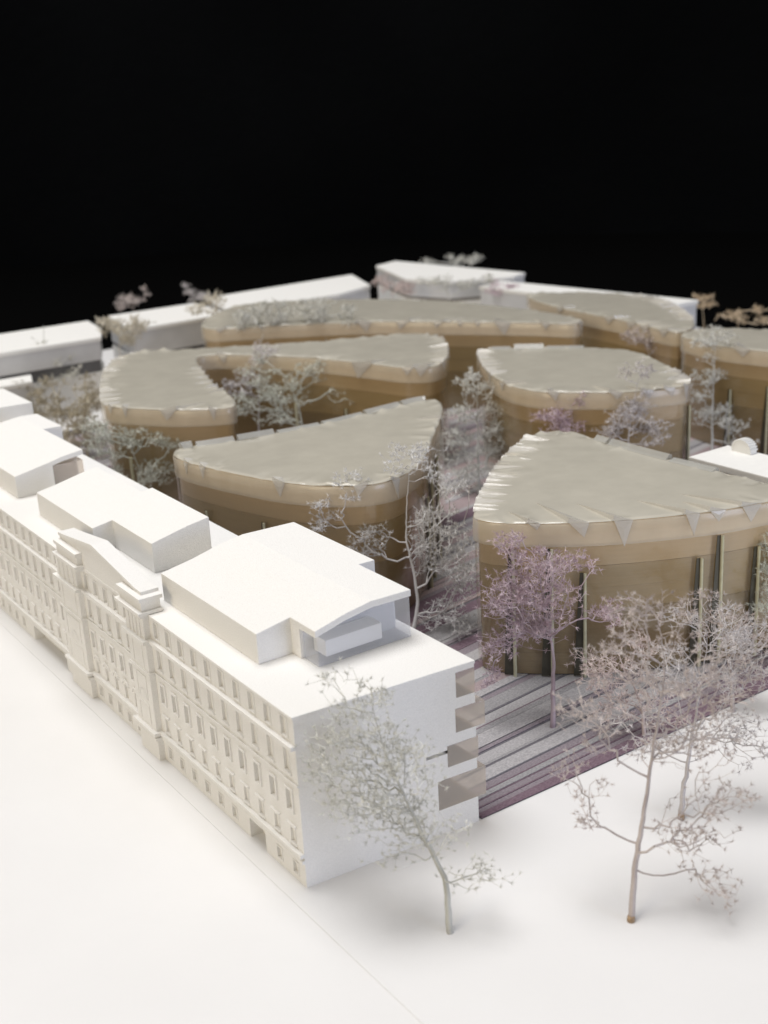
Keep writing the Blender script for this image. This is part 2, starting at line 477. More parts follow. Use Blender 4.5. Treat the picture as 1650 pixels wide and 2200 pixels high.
    # end wall with stepped glass bays at its far corner
    bays = [(5.78, 6.5, 4.86, 5.76), (5.72, 6.5, 3.62, 4.48), (5.36, 6.5, 2.46, 3.24), (4.95, 6.5, .98, 2.06)]
    mb = MB()
    E = lambda u, v, d: (u, K * u + d, v)
    grid_wall(mb, E, [0, W], [0, ZR], [b + (1.6, 'open') for b in bays] + [(4.55, 5.36, 2.98, 3.10, .25)], 1.6)
    for b in bays:
        mb.quad(E(b[0], b[2], 1.6), E(b[1], b[2], 1.6), E(b[1], b[3], 1.6), E(b[0], b[3], 1.6))
    mb.quad(E(4.55, 2.98, .25), E(5.36, 2.98, .25), E(5.36, 3.10, .25), E(4.55, 3.10, .25))
    mb.build("end_wall", PR, T, merge=True)
    rw = MB()
    grid_wall(rw, lambda u, v, d: (W - d, u, v), [K * W, YE], [0, ZR], [(K * W, 1.15, b[2], b[3], .3, 'bare') for b in bays], .3)
    rw.build("rear_wall", PR, T, merge=True)
    MB().box(0, W, YE - .02, YE, 0, ZR).build("far_wall", PR, T)
    for b, ext in zip(bays, (0.0, .36, .06, .32)):
        u0, u1 = b[0] + .006, W + ext + .004
        gb = MB()
        y0 = -.02
        pts = [(u0, K * u0 - .012), (u1, K * u1 - .012), (u1, 1.1), (u0, 1.1)]
        gb.prism(pts, b[2] + .005, b[3] - .005)
        gb.build("glass_bay", M['acrylic'], T, bevel=.012)
    # roof slab
    MB().prism([(-.05, -.02), (W + .03, K * W - .03), (W + .03, YE + .02), (-.05, YE + .02)], ZR + .001, 6.0).build("roof", PR, T, bevel=.03)
    # penthouses
    def top(x): return float(np.interp(x, [1.0, 2.3, 3.5, 4.5, 6.8], [7.08, 7.31, 7.60, 7.75, 7.70]))
    def pent(xs, ys, inside, over=None):
        zb = 6.0
        f = (lambda mx, my, x: 6.001 if not (over and over(mx, my)) else top(x) - .24)
        return cell_prism(xs, ys, inside, f, top).build("penthouse", PR, T, bevel=.028, merge=True)
    p2 = pent([1.0, 2.3, 3.5, 4.5, 6.1, 6.78], [2.3, 3.3, 3.85, 5.45, 11.1],
              lambda x, y: (x < 2.3 and y > 3.85) or (2.3 < x < 6.1) or (x > 6.1 and y > 5.45), lambda x, y: y < 3.3)
    cell_prism([2.40, 3.5, 4.5, 6.06], [2.36, 3.29], lambda x, y: True, 6.003, lambda x: top(x) - .247).build("glass_block", M['acrylic_clear'], p2, bevel=.012, merge=True)
    MB().box(2.75, 4.95, 2.45, 3.2, 6.24, 6.80).build("inner_wall", PR, p2, bevel=.01)
    pent([1.03, 1.92, 3.5, 4.0, 4.48], [13.9, 17.8, 19.3, 24.5],
         lambda x, y: (x < 1.92 and y > 17.8) or (1.92 < x < 4.0) or (x > 4.0 and y < 19.3))
    pa = pent([1.1, 3.0, 3.5, 4.6, 5.6], [27.7, 28.7, 33.2, 37.0], lambda x, y: x < 4.6 or y > 33.2, lambda x, y: y < 28.7 and x > 3.0)
    MB().box(3.01, 4.56, 27.76, 28.69, 6.003, 7.22).build("glass_block", M['acrylic'], pa, bevel=.012)
    pent([2.0, 3.5, 4.6, 6.4], [40.0, 45.2], lambda x, y: True)
terrace()

def block(name, label, pts, z1, band=None, z0=0.005, group=None, lip=0.0):
    cx = sum(p[0] for p in pts) / len(pts); cy = sum(p[1] for p in pts) / len(pts)
    t = thing(name, (cx, cy, 0), label, "building", group)
    loc = [(p[0] - cx, p[1] - cy) for p in pts]
    zt = z1 - .35
    ins = [(p[0] * .985, p[1] * .985) for p in loc]
    if band:
        MB().prism(ins, z0, band[0]).build("lower_wall", M['print_far'], t)
        MB().prism([(p[0] * .975, p[1] * .975) for p in loc], band[0] + .001, band[1]).build("glass_band", M['dark_glass'] if band[2] == 'd' else M['acrylic'], t)
        MB().prism(ins, band[1] + .001, zt).build("wall", M['shaded_white'], t)
    else:
        MB().prism(ins, z0, zt).build("wall", M['shaded_white'], t)
    MB().prism(loc, zt + .001, z1).build("roof", M['print_far'], t, bevel=.06)
    return t
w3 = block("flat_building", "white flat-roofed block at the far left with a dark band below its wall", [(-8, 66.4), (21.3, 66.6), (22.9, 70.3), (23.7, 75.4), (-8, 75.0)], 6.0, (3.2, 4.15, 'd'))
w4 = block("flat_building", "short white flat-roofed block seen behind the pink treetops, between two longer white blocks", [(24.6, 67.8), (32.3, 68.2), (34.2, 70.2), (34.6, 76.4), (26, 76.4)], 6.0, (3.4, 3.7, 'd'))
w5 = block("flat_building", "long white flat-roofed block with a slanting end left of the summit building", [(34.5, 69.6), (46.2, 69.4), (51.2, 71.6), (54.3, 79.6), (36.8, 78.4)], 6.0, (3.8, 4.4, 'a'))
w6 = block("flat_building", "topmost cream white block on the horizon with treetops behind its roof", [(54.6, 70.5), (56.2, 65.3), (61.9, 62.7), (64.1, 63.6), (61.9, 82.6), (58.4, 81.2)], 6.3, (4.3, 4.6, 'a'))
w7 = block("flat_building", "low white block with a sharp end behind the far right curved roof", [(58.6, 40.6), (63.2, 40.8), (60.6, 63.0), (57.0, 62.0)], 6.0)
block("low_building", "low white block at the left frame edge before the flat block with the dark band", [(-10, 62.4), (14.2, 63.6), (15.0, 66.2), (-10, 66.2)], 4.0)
w2 = thing("side_building", (28.5, 10.4, 0), "white flat-roofed building behind the right glass pavilion, partly cut by the frame", "building")
MB().prism([(.1, -.08), (.1, -20), (2.75, -20), (2.75, -.06)], .02, 5.64).build("wall", M['print_far'], w2)
MB().prism([(0, 0), (0, -20.2), (2.86, -20.2), (2.86, .03)], 5.641, 6.0).build("roof", M['print_far'], w2, bevel=.05)
ag = MB()
arc = [(-.58, 0)] + [(-.58 * math.cos(math.pi * k / 14), .62 * math.sin(math.pi * k / 14) ** .8 if 0 < k < 14 else 0) for k in range(1, 14)] + [(.58, 0)]
i0 = len(ag.v)
for x in (2.25, 2.7):
    ag.v += [(x, -1.3 + a, 6.001 + b) for a, b in arc]
n = len(arc)
ag.f += [tuple(range(n - 1, -1, -1)), tuple(range(n, 2 * n))] + [(k, (k + 1) % n, n + (k + 1) % n, n + k) for k in range(n)]
arch = ag.build("arched_gable", M['print_far'], w2, merge=True)
dt = MB()
for k in range(1, 14):
    a, b = arc[k]
    dt.box(2.2, 2.75, -1.3 + a - .03, -1.3 + a + .03, 6.0 + b - .02, 6.0 + b + .05)
dt.build("dentil", M['print_far'], arch)

# ------------------------------------------------------------------ glass pavilions
def smooth_outline(pts, step=0.3, relax=1):
    P = np.array(pts, float)
    if 0.5 * np.sum(P[:, 0] * np.roll(P[:, 1], -1) - np.roll(P[:, 0], -1) * P[:, 1]) < 0:
        P = P[::-1]
    out = []
    n = len(P)
    for i in range(n):
        p0, p1, p2, p3 = P[i - 1], P[i], P[(i + 1) % n], P[(i + 2) % n]
        k = max(2, int(np.linalg.norm(p2 - p1) / step * 2))
        d1 = max(np.linalg.norm(p1 - p0), .05) ** .5; d2 = max(np.linalg.norm(p2 - p1), .05) ** .5; d3 = max(np.linalg.norm(p3 - p2), .05) ** .5
        for t in np.linspace(0, 1, k, endpoint=False):   # centripetal Catmull-Rom
            t0, t1, t2, t3 = 0, d1, d1 + d2, d1 + d2 + d3
            s = t1 + (t2 - t1) * t
            A1 = (t1 - s) / (t1 - t0) * p0 + (s - t0) / (t1 - t0) * p1
            A2 = (t2 - s) / (t2 - t1) * p1 + (s - t1) / (t2 - t1) * p2
            A3 = (t3 - s) / (t3 - t2) * p2 + (s - t2) / (t3 - t2) * p3
            B1 = (t2 - s) / (t2 - t0) * A1 + (s - t0) / (t2 - t0) * A2
            B2 = (t3 - s) / (t3 - t1) * A2 + (s - t1) / (t3 - t1) * A3
            out.append((t2 - s) / (t2 - t1) * B1 + (s - t1) / (t2 - t1) * B2)
    Q = np.array(out)
    seg = np.linalg.norm(np.roll(Q, -1, 0) - Q, axis=1)
    L = seg.sum(); cum = np.concatenate([[0], np.cumsum(seg)])
    m_ = int(L / step)
    s = np.linspace(0, L, m_, endpoint=False)
    Qc = np.vstack([Q, Q[:1]])
    X = np.stack([np.interp(s, cum, Qc[:, k]) for k in (0, 1)], 1)
    for _ in range(relax):
        X = .5 * X + .25 * (np.roll(X, 1, 0) + np.roll(X, -1, 0))
    return X

def normals(X):
    t = np.roll(X, -1, 0) - np.roll(X, 1, 0)
    t /= np.linalg.norm(t, axis=1)[:, None] + 1e-9
    return np.stack([t[:, 1], -t[:, 0]], 1), t

def wave(s, seed, freqs=(0.7, 1.9, 4.1)):
    return sum(np.sin(s * f + seed * (1.7 + i)) / (i + 1) for i, f in enumerate(freqs)) / 1.8

def pavilion(label, outline, folds=(), crinkle=(), flaps=(), rods=(), H=6.9, seed=1, coarse=0.42, relax=1, floors=6):
    ST = .22
    X = smooth_outline(outline, ST, relax)
    cx, cy = X.mean(0)
    X = X - (cx, cy)
    N, Tn = normals(X)
    n = len(X)
    sArc = np.arange(n) * ST
    T = thing("glass_pavilion", (cx, cy, 0), label, "pavilion", "curved pavilions under film roofs")
    # roof film: dense plan mesh with folds pulled towards the rim
    r = np.random.default_rng(seed)
    lo, hi = X.min(0), X.max(0)
    gx, gy = np.meshgrid(np.arange(lo[0], hi[0], coarse), np.arange(lo[1], hi[1], coarse))
    G = np.stack([gx.ravel(), gy.ravel()], 1) + r.uniform(-.13, .13, (gx.size, 2))
    def dist(Pq):
        d2 = ((Pq[:, None, :] - X[None]) ** 2).sum(2)
        j = d2.argmin(1)
        return np.sqrt(d2[np.arange(len(Pq)), j]), j
    dg, _ = dist(G)
    G = G[dg > 1.0]
    rings = [X]
    for off in (.05, .12, .24, .4, .62, .9):
        Y = X - N * off
        dy, _ = dist(Y)
        rings.append(Y[dy > off * .85])
    P = np.vstack(rings + [G])
    co, ed, fc, *_ = delaunay_2d_cdt([Vector(p) for p in P], [(i, (i + 1) % n) for i in range(n)], [list(range(n))], 1, 1e-4)
    V = np.array([tuple(c) for c in co])
    d, j = dist(V)
    s = j * ST
    per = n * ST
    wr = np.zeros(len(V))
    for _ in range(int(per / .5)):                       # irregular creases running in from the rim
        sk_, Lk, wk = r.uniform(0, per), r.uniform(.35, 1.7) ** 1.3, r.uniform(.12, .30)
        ak, ln = r.normal(0, .058), r.uniform(-.9, .5)
        u = (s - sk_ - ln * d + per / 2) % per - per / 2
        wr += ak * np.exp(-(u / (wk * (1 - .5 * np.clip(d / Lk, 0, 1)))) ** 2) * np.clip(1 - d / Lk, 0, 1) ** .8
    wr *= np.clip(d / .06, .25, 1)
    z = H - .06 * np.exp(-(d / .05) ** 1.3) + wr + .004 * np.sin(V[:, 0] * .7 + seed) * np.cos(V[:, 1] * .5)
    me = bpy.data.meshes.new("roof_film")
    me.from_pydata([(a, b, c) for (a, b), c in zip(V, z)], [], [tuple(f) for f in fc])
    me.materials.append(M['film'])
    bm = bmesh.new(); bm.from_mesh(me); bmesh.ops.recalc_face_normals(bm, faces=bm.faces)
    if sum(f.normal.z for f in bm.faces) < 0: bmesh.ops.reverse_faces(bm, faces=bm.faces)
    bm.to_mesh(me); bm.free()
    me.polygons.foreach_set("use_smooth", [True] * len(me.polygons))
    link("roof_film", me, T)
    SK = 1.05
    # film skirt hanging round the rim
    def strip(levels, name, mat, caps=True):
        mb = MB()
        for off, zz in levels:
            wob = off if not callable(off) else off(sArc)
            Y = X + N * (np.asarray(wob)[:, None] if np.ndim(wob) else wob)
            mb.v += [(a, b, zz) for a, b in Y]
        for k in range(len(levels) - 1):
            for i in range(n):
                o = k * n; i2 = (i + 1) % n
                mb.f.append((o + n + i, o + n + i2, o + i2, o + i))
        return mb.build(name, mat, T, smooth=False)
    lvl = [(.0, H - .095), (lambda q: .035 + .015 * wave(q, seed), H - .16), (lambda q: .05 + .02 * wave(q, seed + 2), H - .6),
           (lambda q: .055 + .02 * wave(q, seed + 3, (.5, 1.1, 2.7)), H - SK)]
    sk = strip(lvl, "film_skirt", M['skirt'])
    sk.data.polygons.foreach_set("use_smooth", [True] * len(sk.data.polygons))
    # stacked wall layers
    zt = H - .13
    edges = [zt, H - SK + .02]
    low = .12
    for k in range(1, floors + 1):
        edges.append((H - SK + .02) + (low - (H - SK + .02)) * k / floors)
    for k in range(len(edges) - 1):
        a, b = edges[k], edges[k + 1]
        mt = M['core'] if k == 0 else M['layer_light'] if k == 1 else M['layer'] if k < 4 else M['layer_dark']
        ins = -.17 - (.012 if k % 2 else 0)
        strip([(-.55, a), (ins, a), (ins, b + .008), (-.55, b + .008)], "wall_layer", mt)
    strip([(-.55, low - .001), (-.20, low - .001), (-.20, .03)], "base_shadow", M['base_shadow'])
    cw = strip([(-.015, H - SK - .004), (-.012, 3.0), (-.015, .06)], "clear_wall", M['clear_wall'])
    cw.data.polygons.foreach_set("use_smooth", [True] * len(cw.data.polygons))
    def near(p):
        q = np.array(p) - (cx, cy)
        return int(((X - q) ** 2).sum(1).argmin())
    # folded corners of the film: a tuck on the skirt with its ridge running over the roof
    def fold(p, w=.75, h=.7, ridge=1.7, lean=.9, tuck=True):
        i = near(p)
        nn, tt, b = N[i], Tn[i], X[i]
        mb = MB()
        def pt(u, o, zz): return tuple(b + tt * u + nn * o) + (zz,)
        ar = abs(w) * .42
        dr = -nn - tt * lean; dr /= np.linalg.norm(dr)
        sg = 1.0 if lean >= 0 else -1.0                   # the lifted side of the flap
        if tuck:
            tip = sg * ar * float(r.uniform(-.1, .5))
            i0 = len(mb.v)
            mb.v += [pt(-ar, .055, H - .05), pt(ar, .055, H - .05), pt(tip, .062, H - .06 - h), pt(-ar, .10, H - .02), pt(ar, .09, H - .03), pt(tip, .085, H - .06 - h), pt(tip * .4, .13, H - .05 - h * .35)]
            mb.f += [(i0 + 3, i0 + 6, i0 + 4), (i0 + 3, i0 + 5, i0 + 6), (i0 + 6, i0 + 5, i0 + 4), (i0, i0 + 1, i0 + 2), (i0, i0 + 3, i0 + 4, i0 + 1), (i0, i0 + 2, i0 + 5, i0 + 3), (i0 + 1, i0 + 4, i0 + 5, i0 + 2)]
        hh = .17 if tuck else .09
        ww = ar if tuck else .13
        a0 = b - sg * tt * ww + nn * .05; b0 = b + sg * tt * ww + nn * .05
        pp = b + dr * ridge
        i0 = len(mb.v)
        for q in (0, .3, .65, 1.0):
            hq = hh * (1 - q) ** .7
            c = a0 + (pp - a0) * q; e = b0 + (pp - b0) * q
            mb.v += [tuple(c - sg * tt * .05 * (1 - q)) + (H - .03,), tuple(c) + (H + hq + .01,), tuple(c + (e - c) * .4) + (H + hq * .35 + .012,), tuple(e + (e - c) * .01) + (H + .004 - .03 * (1 - q),)]
        for q in range(3):
            for k in range(3):
                o = i0 + q * 4 + k
                mb.f.append((o, o + 1, o + 5, o + 4) if sg < 0 else (o, o + 4, o + 5, o + 1))
        mb.f.append((i0, i0 + 1, i0 + 2, i0 + 3))
        mb.build("fold", M['fold'], T, merge=True)
    for f_ in folds: fold(*f_)
    for (pa, pb, gap) in crinkle:
        i, k = near(pa), near(pb)
        cnt = (k - i) % n
        step_ = max(1, int(gap / ST))
        for q in range(0, cnt, step_):
            ii = (i + q + int(r.integers(0, 2))) % n
            p = X[ii] + (cx, cy)
            fold(p, ridge=float(r.uniform(.6, 1.5)), lean=float(r.uniform(-.15, .5)), tuck=bool(r.random() < .18), w=.4, h=float(r.uniform(.3, .7)))
    # overlapping flaps of film folded up along a rear edge
    for (pa, pb, ln) in flaps:
        i, k = near(pa), near(pb)
        cnt = (k - i) % n
        q = 0
        while q < cnt:
            L = max(3, int(ln * r.uniform(.6, 1.3) / ST))
            idx = [(i + q + t_) % n for t_ in range(min(L, cnt - q) + 1)]
            if len(idx) < 3: break
            up = float(r.uniform(.10, .30)); wd = float(r.uniform(.3, .5))
            mb = MB()
            for u, ii in enumerate(idx):
                f0 = min(1.0, u / 1.5) * 0 + 1
                o = X[ii]; nn = N[ii]
                mb.v += [tuple(o + nn * .07) + (H - .35,), tuple(o + nn * .06) + (H + up * .8,), tuple(o - nn * .08) + (H + up,), tuple(o - nn * wd) + (H + .012,)]
            m4 = len(idx)
            for u in range(m4 - 1):
                for w_ in range(3):
                    a_ = u * 4 + w_
                    mb.f.append((a_, a_ + 4, a_ + 5, a_ + 1))
            mb.f += [(0, 1, 2, 3), tuple((m4 - 1) * 4 + w_ for w_ in (3, 2, 1, 0))]
            mb.build("film_flap", M['tip'], T)
            q += L + 1
    # slender rods with a dark wedge plate on the wall beside each
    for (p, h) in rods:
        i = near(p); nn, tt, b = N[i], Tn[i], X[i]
        c = b + nn * .10
        MB().tube([tuple(c) + (.05,), tuple(c) + (h,)], [.075, .06], 8).build("rod", M['rod'], T, smooth=False)
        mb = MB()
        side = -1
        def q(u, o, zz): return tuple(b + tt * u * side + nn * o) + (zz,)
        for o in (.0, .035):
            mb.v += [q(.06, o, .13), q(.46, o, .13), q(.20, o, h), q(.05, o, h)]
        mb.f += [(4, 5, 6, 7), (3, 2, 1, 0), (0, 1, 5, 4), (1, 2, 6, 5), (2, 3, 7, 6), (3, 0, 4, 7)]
        mb.build("wedge_plate", M['wedge_plate'], T, merge=True)
    return T

g1 = [(14.2, 9.1), (15.4, 10.3), (17.4, 12.1), (19.7, 14.0), (21.7, 15.3), (23.2, 16.2), (24.4, 16.5), (25.3, 16.1), (25.6, 14.9), (25.5, 13.3), (25.4, 11.2), (25.4, 8.9), (25.5, 7.1), (25.6, 4.8), (25.7, 3.1), (25.6, 1.6), (23.8, 1.85), (21.7, 2.4), (19.4, 3.4), (17.9, 4.2), (16.4, 5.2), (14.9, 6.5), (13.9, 7.7), (13.75, 8.5)]
pavilion("large lens-shaped glass pavilion with tall pale rods on its brown wall, nearest at right", g1,
         folds=[((15.0, 6.4), .6, .25, 1.7, .9), ((16.4, 5.2), .95, .6, 3.0, .6), ((17.9, 4.2), .9, 1.1, 2.7, .6), ((20.5, 2.85), .7, .9, 2.6, .7), ((21.4, 2.5), .8, .45, 1.6, .6), ((23.0, 2.0), 1.1, .7, 3.0, .7)],
         crinkle=[((23.6, 16.4), (14.0, 8.9), .55)], flaps=[((25.6, 6.0), (25.5, 13.5), 3.0)],
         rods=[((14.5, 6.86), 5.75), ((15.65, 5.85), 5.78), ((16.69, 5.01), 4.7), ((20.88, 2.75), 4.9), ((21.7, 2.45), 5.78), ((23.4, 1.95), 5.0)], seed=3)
g2 = [(9.1, 27.0), (9.5, 27.3), (11.2, 27.0), (12.7, 26.7), (14.7, 26.4), (17.2, 26.2), (19.4, 26.3), (21.8, 26.5), (24.4, 26.6), (24.9, 25.9), (24.3, 24.6), (22.5, 22.4), (19.8, 19.5), (17.5, 17.1), (15.8, 15.8), (14.3, 15.2), (13.0, 15.4), (11.8, 16.4), (10.6, 18.2), (9.8, 20.3), (9.1, 22.8), (8.7, 24.9), (8.75, 26.3)]
pavilion("half-moon glass pavilion with a stepped film edge at its rear, behind the rooftop boxes", g2,
         folds=[((10.4, 18.6), .8, .7, .5, .3), ((8.8, 24.8), .4, .6, .4, .2), ((9.0, 23.4), .5, .6, .4, .2), ((12.7, 15.5), .7, .5, .8, -.6), ((14.4, 15.3), .6, .95, .4, .1), ((22.8, 22.7), .8, .6, 1.4, .4)],
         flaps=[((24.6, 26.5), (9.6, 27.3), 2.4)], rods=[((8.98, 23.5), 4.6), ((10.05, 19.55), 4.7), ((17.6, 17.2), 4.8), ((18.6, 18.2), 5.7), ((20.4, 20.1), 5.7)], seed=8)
g3 = [(11.0, 41.3), (12.4, 44.7), (14.4, 49.0), (16.4, 52.0), (18.0, 53.3), (19.6, 53.4), (21.3, 52.2), (23.5, 50.6), (26.1, 49.1), (29.4, 46.9), (32.8, 45.3), (35.2, 44.3), (36.5, 42.9), (36.6, 41.1), (35.3, 38.6), (33.6, 36.2), (31.8, 34.2), (30.2, 33.4), (28.9, 34.4), (28.1, 36.9), (27.4, 39.1), (26.5, 41.8), (25.4, 43.8), (23.6, 46.6), (22.3, 48.2), (21.3, 48.6), (20.5, 47.4), (19.2, 43.8), (17.7, 39.0), (17.2, 36.5), (16.5, 34.3), (15.8, 33.4), (14.5, 34.0), (12.9, 35.4), (11.7, 37.1), (10.7, 38.8), (10.6, 40.0)]
pavilion("boomerang-shaped glass pavilion curving round a courtyard with a grey-green tree, left of centre", g3,
         folds=[((12.7, 35.5), 1.2, .6, 2.4, -1.0), ((14.7, 33.9), .5, .7, .4, .3), ((27.7, 37.9), 2.0, 1.05, 1.8, -.8), ((28.9, 34.3), .9, .5, 2.2, -1.0), ((29.6, 33.8), 1.0, .6, 1.6, -.8), ((31.5, 34.0), .8, .6, 1.2, -.4), ((22.8, 47.8), 1.0, .6, .7, .3)],
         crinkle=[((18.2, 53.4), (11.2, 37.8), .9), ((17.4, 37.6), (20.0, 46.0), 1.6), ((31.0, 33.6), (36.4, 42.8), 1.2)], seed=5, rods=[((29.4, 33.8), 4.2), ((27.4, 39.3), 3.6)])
g4 = [(33.6, 32.8), (34.9, 34.6), (36.0, 35.0), (37.3, 33.9), (39.0, 32.2), (41.0, 29.9), (41.8, 28.1), (41.6, 26.3), (40.4, 23.3), (39.0, 20.6), (38.2, 19.2), (37.5, 18.5), (36.7, 18.2), (35.4, 18.6), (33.7, 19.4), (32.2, 20.8), (31.2, 21.9), (30.3, 23.2), (30.0, 24.9), (30.5, 27.1), (31.7, 29.7), (32.7, 31.5)]
pavilion("rounded almond glass pavilion right of centre with purple sprigs before its tan rim", g4,
         folds=[((30.4, 26.4), .8, .5, 1.6, -.8), ((30.7, 22.4), .8, .5, .8, .3), ((33.1, 19.8), .9, .4, 2.0, .9), ((34.5, 19.0), .9, .5, 1.6, .7), ((35.7, 18.5), .8, .5, 1.4, .6), ((36.9, 18.3), .6, .8, .8, .4)],
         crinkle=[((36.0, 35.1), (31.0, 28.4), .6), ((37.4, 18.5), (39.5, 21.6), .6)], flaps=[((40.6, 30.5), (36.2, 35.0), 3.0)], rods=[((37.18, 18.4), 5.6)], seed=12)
g5 = [(26.9, 59.3), (28.2, 61.6), (30.4, 64.1), (32.8, 66.0), (34.6, 66.6), (36.4, 65.8), (38.8, 64.1), (41.6, 61.4), (44.2, 58.0), (45.4, 56.0), (46.7, 52.8), (47.5, 49.0), (48.0, 45.1), (48.1, 42.0), (48.0, 39.6), (47.3, 37.8), (46.2, 37.3), (44.6, 40.0), (42.6, 42.9), (40.9, 45.2), (39.4, 47.4), (37.3, 50.0), (34.8, 52.3), (31.8, 54.4), (28.8, 56.4), (27.0, 57.8)]
pavilion("long leaf-shaped glass pavilion at the back centre, its roof veiled at left by grey sprigs", g5,
         folds=[((43.2, 42.1), 1.6, .95, 1.5, .6), ((38.6, 48.5), 1.3, .6, 2.0, -.8), ((40.2, 46.2), 1.0, .5, 2.4, -1.0), ((41.3, 44.6), .6, .35, .5, .2), ((42.0, 43.7), .6, .35, .5, .2), ((27.6, 57.5), 1.0, .3, 2.0, -.8), ((36.6, 50.8), 1.4, .8, .8, .4), ((45.2, 39.2), .9, .5, 2.4, 1.0), ((46.6, 37.5), .8, .5, 1.6, .6)], seed=16, coarse=.6)
g6 = [(53.3, 50.6), (55.4, 49.0), (57.1, 46.4), (58.0, 43.4), (57.9, 40.4), (56.4, 37.3), (54.2, 33.9), (52.0, 31.2), (50.0, 29.7), (48.4, 29.4), (48.5, 31.6), (49.1, 34.4), (49.5, 37.0), (49.8, 40.2), (50.3, 43.6), (51.4, 47.8)]
pavilion("dark-roofed curved glass pavilion against the black at the far right", g6,
         folds=[((49.5, 37.2), 1.4, .5, 1.6, -.8), ((49.2, 34.6), 1.4, .5, 2.2, -.9), ((48.9, 32.8), 1.4, .5, 2.2, -.9), ((48.5, 30.7), 1.2, .5, 1.8, -.8), ((50.3, 43.4), 1.2, .5, 1.2, -.6)],
         crinkle=[((52.5, 31.8), (58.0, 43.0), -.9)], seed=21, coarse=.6)
g7 = [(46.6, 24.8), (46.9, 26.6), (47.6, 28.4), (48.6, 29.0), (50.2, 29.1), (51.2, 28.6), (52.8, 25.8), (54.2, 21.0), (53.6, 16.0), (51.5, 14.4), (49.2, 15.6), (47.7, 19.0), (46.8, 22.8)]
pavilion("glass pavilion cut by the right frame edge, behind a pale sprig tree", g7,
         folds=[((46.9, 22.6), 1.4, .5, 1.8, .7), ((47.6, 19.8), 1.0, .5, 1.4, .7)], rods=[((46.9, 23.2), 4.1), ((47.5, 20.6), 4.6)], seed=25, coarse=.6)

# ------------------------------------------------------------------ dried sprig trees
CAMX = np.array([0.822, -0.568, 0.0])
def grow(T, lobes, n, r):
    T = np.array(T, float)
    seg = [T[0]]
    for a, b in zip(T, T[1:]):
        k = max(2, int(np.linalg.norm(b - a) / .22))
        for t in np.linspace(0, 1, k + 1)[1:]: seg.append(a + (b - a) * t)
    seg = np.array(seg)
    sm = seg.copy()
    for _ in range(3): sm[1:-1] = .5 * sm[1:-1] + .25 * (sm[:-2] + sm[2:])
    trunk = sm
    trunk[1:, :2] += r.normal(0, .012, (len(trunk) - 1, 2))
    w = np.array([(l[3] * l[4]) ** 1.1 for l in lobes]); w /= w.sum()
    A = []
    for c, l in zip(r.multinomial(n, w), lobes):
        u = r.normal(size=(c, 3)); u /= np.linalg.norm(u, axis=1)[:, None]
        rad = r.random(c) ** (1 / 2.4)
        q = u * rad[:, None] * np.array([l[3], min(l[3], 1.3), l[4]])
        q[:, 2] = np.where(q[:, 2] < 0, q[:, 2] * .85, q[:, 2])
        yv = np.array([0.568, 0.822, 0])
        # gather the points into small flat-topped umbels
        kc = max(2, c // 13)
        own = r.integers(0, kc, c)
        q = q[own] + r.normal(size=(c, 3)) * np.array([.27, .27, .13]) * min(1.0, l[3] / .8)
        A.append(np.array(l[:3]) + q[:, :1] * CAMX + q[:, 1:2] * yv + q[:, 2:] * np.array([0, 0, 1]))
    A = np.vstack(A)
    A = A[A[:, 2] > .35]
    n = len(A)
    m0 = len(trunk)
    pos = [tuple(p) for p in trunk]; par = [-1] + list(range(m0 - 1)); pl = [i * .22 for i in range(m0)]
    k0 = max(1, int(m0 * .16))
    bf = .32
    best = np.full(n, 1e9); bp = np.zeros(n, int)
    def relaxn(i):
        v = A - np.array(pos[i])
        d = np.linalg.norm(v, axis=1)
        d = d + np.where(v[:, 2] < 0, -v[:, 2] * .35, 0)          # sprigs grow upwards rather than down
        c = d + bf * pl[i]
        mk = c < best
        best[mk] = c[mk]; bp[mk] = i
    for i in range(k0, m0): relaxn(i)
    done = np.zeros(n, bool)
    for _ in range(n):
        i = int(np.where(done, 1e18, best).argmin())
        done[i] = True
        p = bp[i]; a = np.array(pos[p]); b = A[i]
        L = np.linalg.norm(b - a)
        k = max(1, int(L / .3))
        up = np.array([0, 0, 1.0]); sag = r.normal(0, .05, 3) * L
        prev = p
        for q in range(1, k + 1):
            t = q / k
            x = a + (b - a) * t + (sag - up * .10 * L) * (4 * t * (1 - t)) if k > 1 else b
            pos.append(tuple(x)); par.append(prev); pl.append(pl[prev] + L / k)
            prev = len(pos) - 1
            if q < k: relaxn(prev)
        best[i] = 1e9
        relaxn(prev)
    return np.array(pos), par, m0

def star(mb, c, out, r, size, fat, cnt):
    for _ in range(cnt):
        d = r.normal(size=3) + out * 1.0
        d /= np.linalg.norm(d) + 1e-9
        L = size * r.uniform(.5, 1.35)
        a = np.cross(d, (0.3, 0.5, 0.8)); a /= np.linalg.norm(a) + 1e-9
        b = np.cross(d, a)
        i = len(mb.v)
        for q in (0, 2.094, 4.189):
            mb.v.append(tuple(c - d * .02 + (a * math.cos(q) + b * math.sin(q)) * fat))
        mb.v.append(tuple(c + d * L))
        mb.f += [(i, i + 1, i + 3), (i + 1, i + 2, i + 3), (i + 2, i, i + 3)]

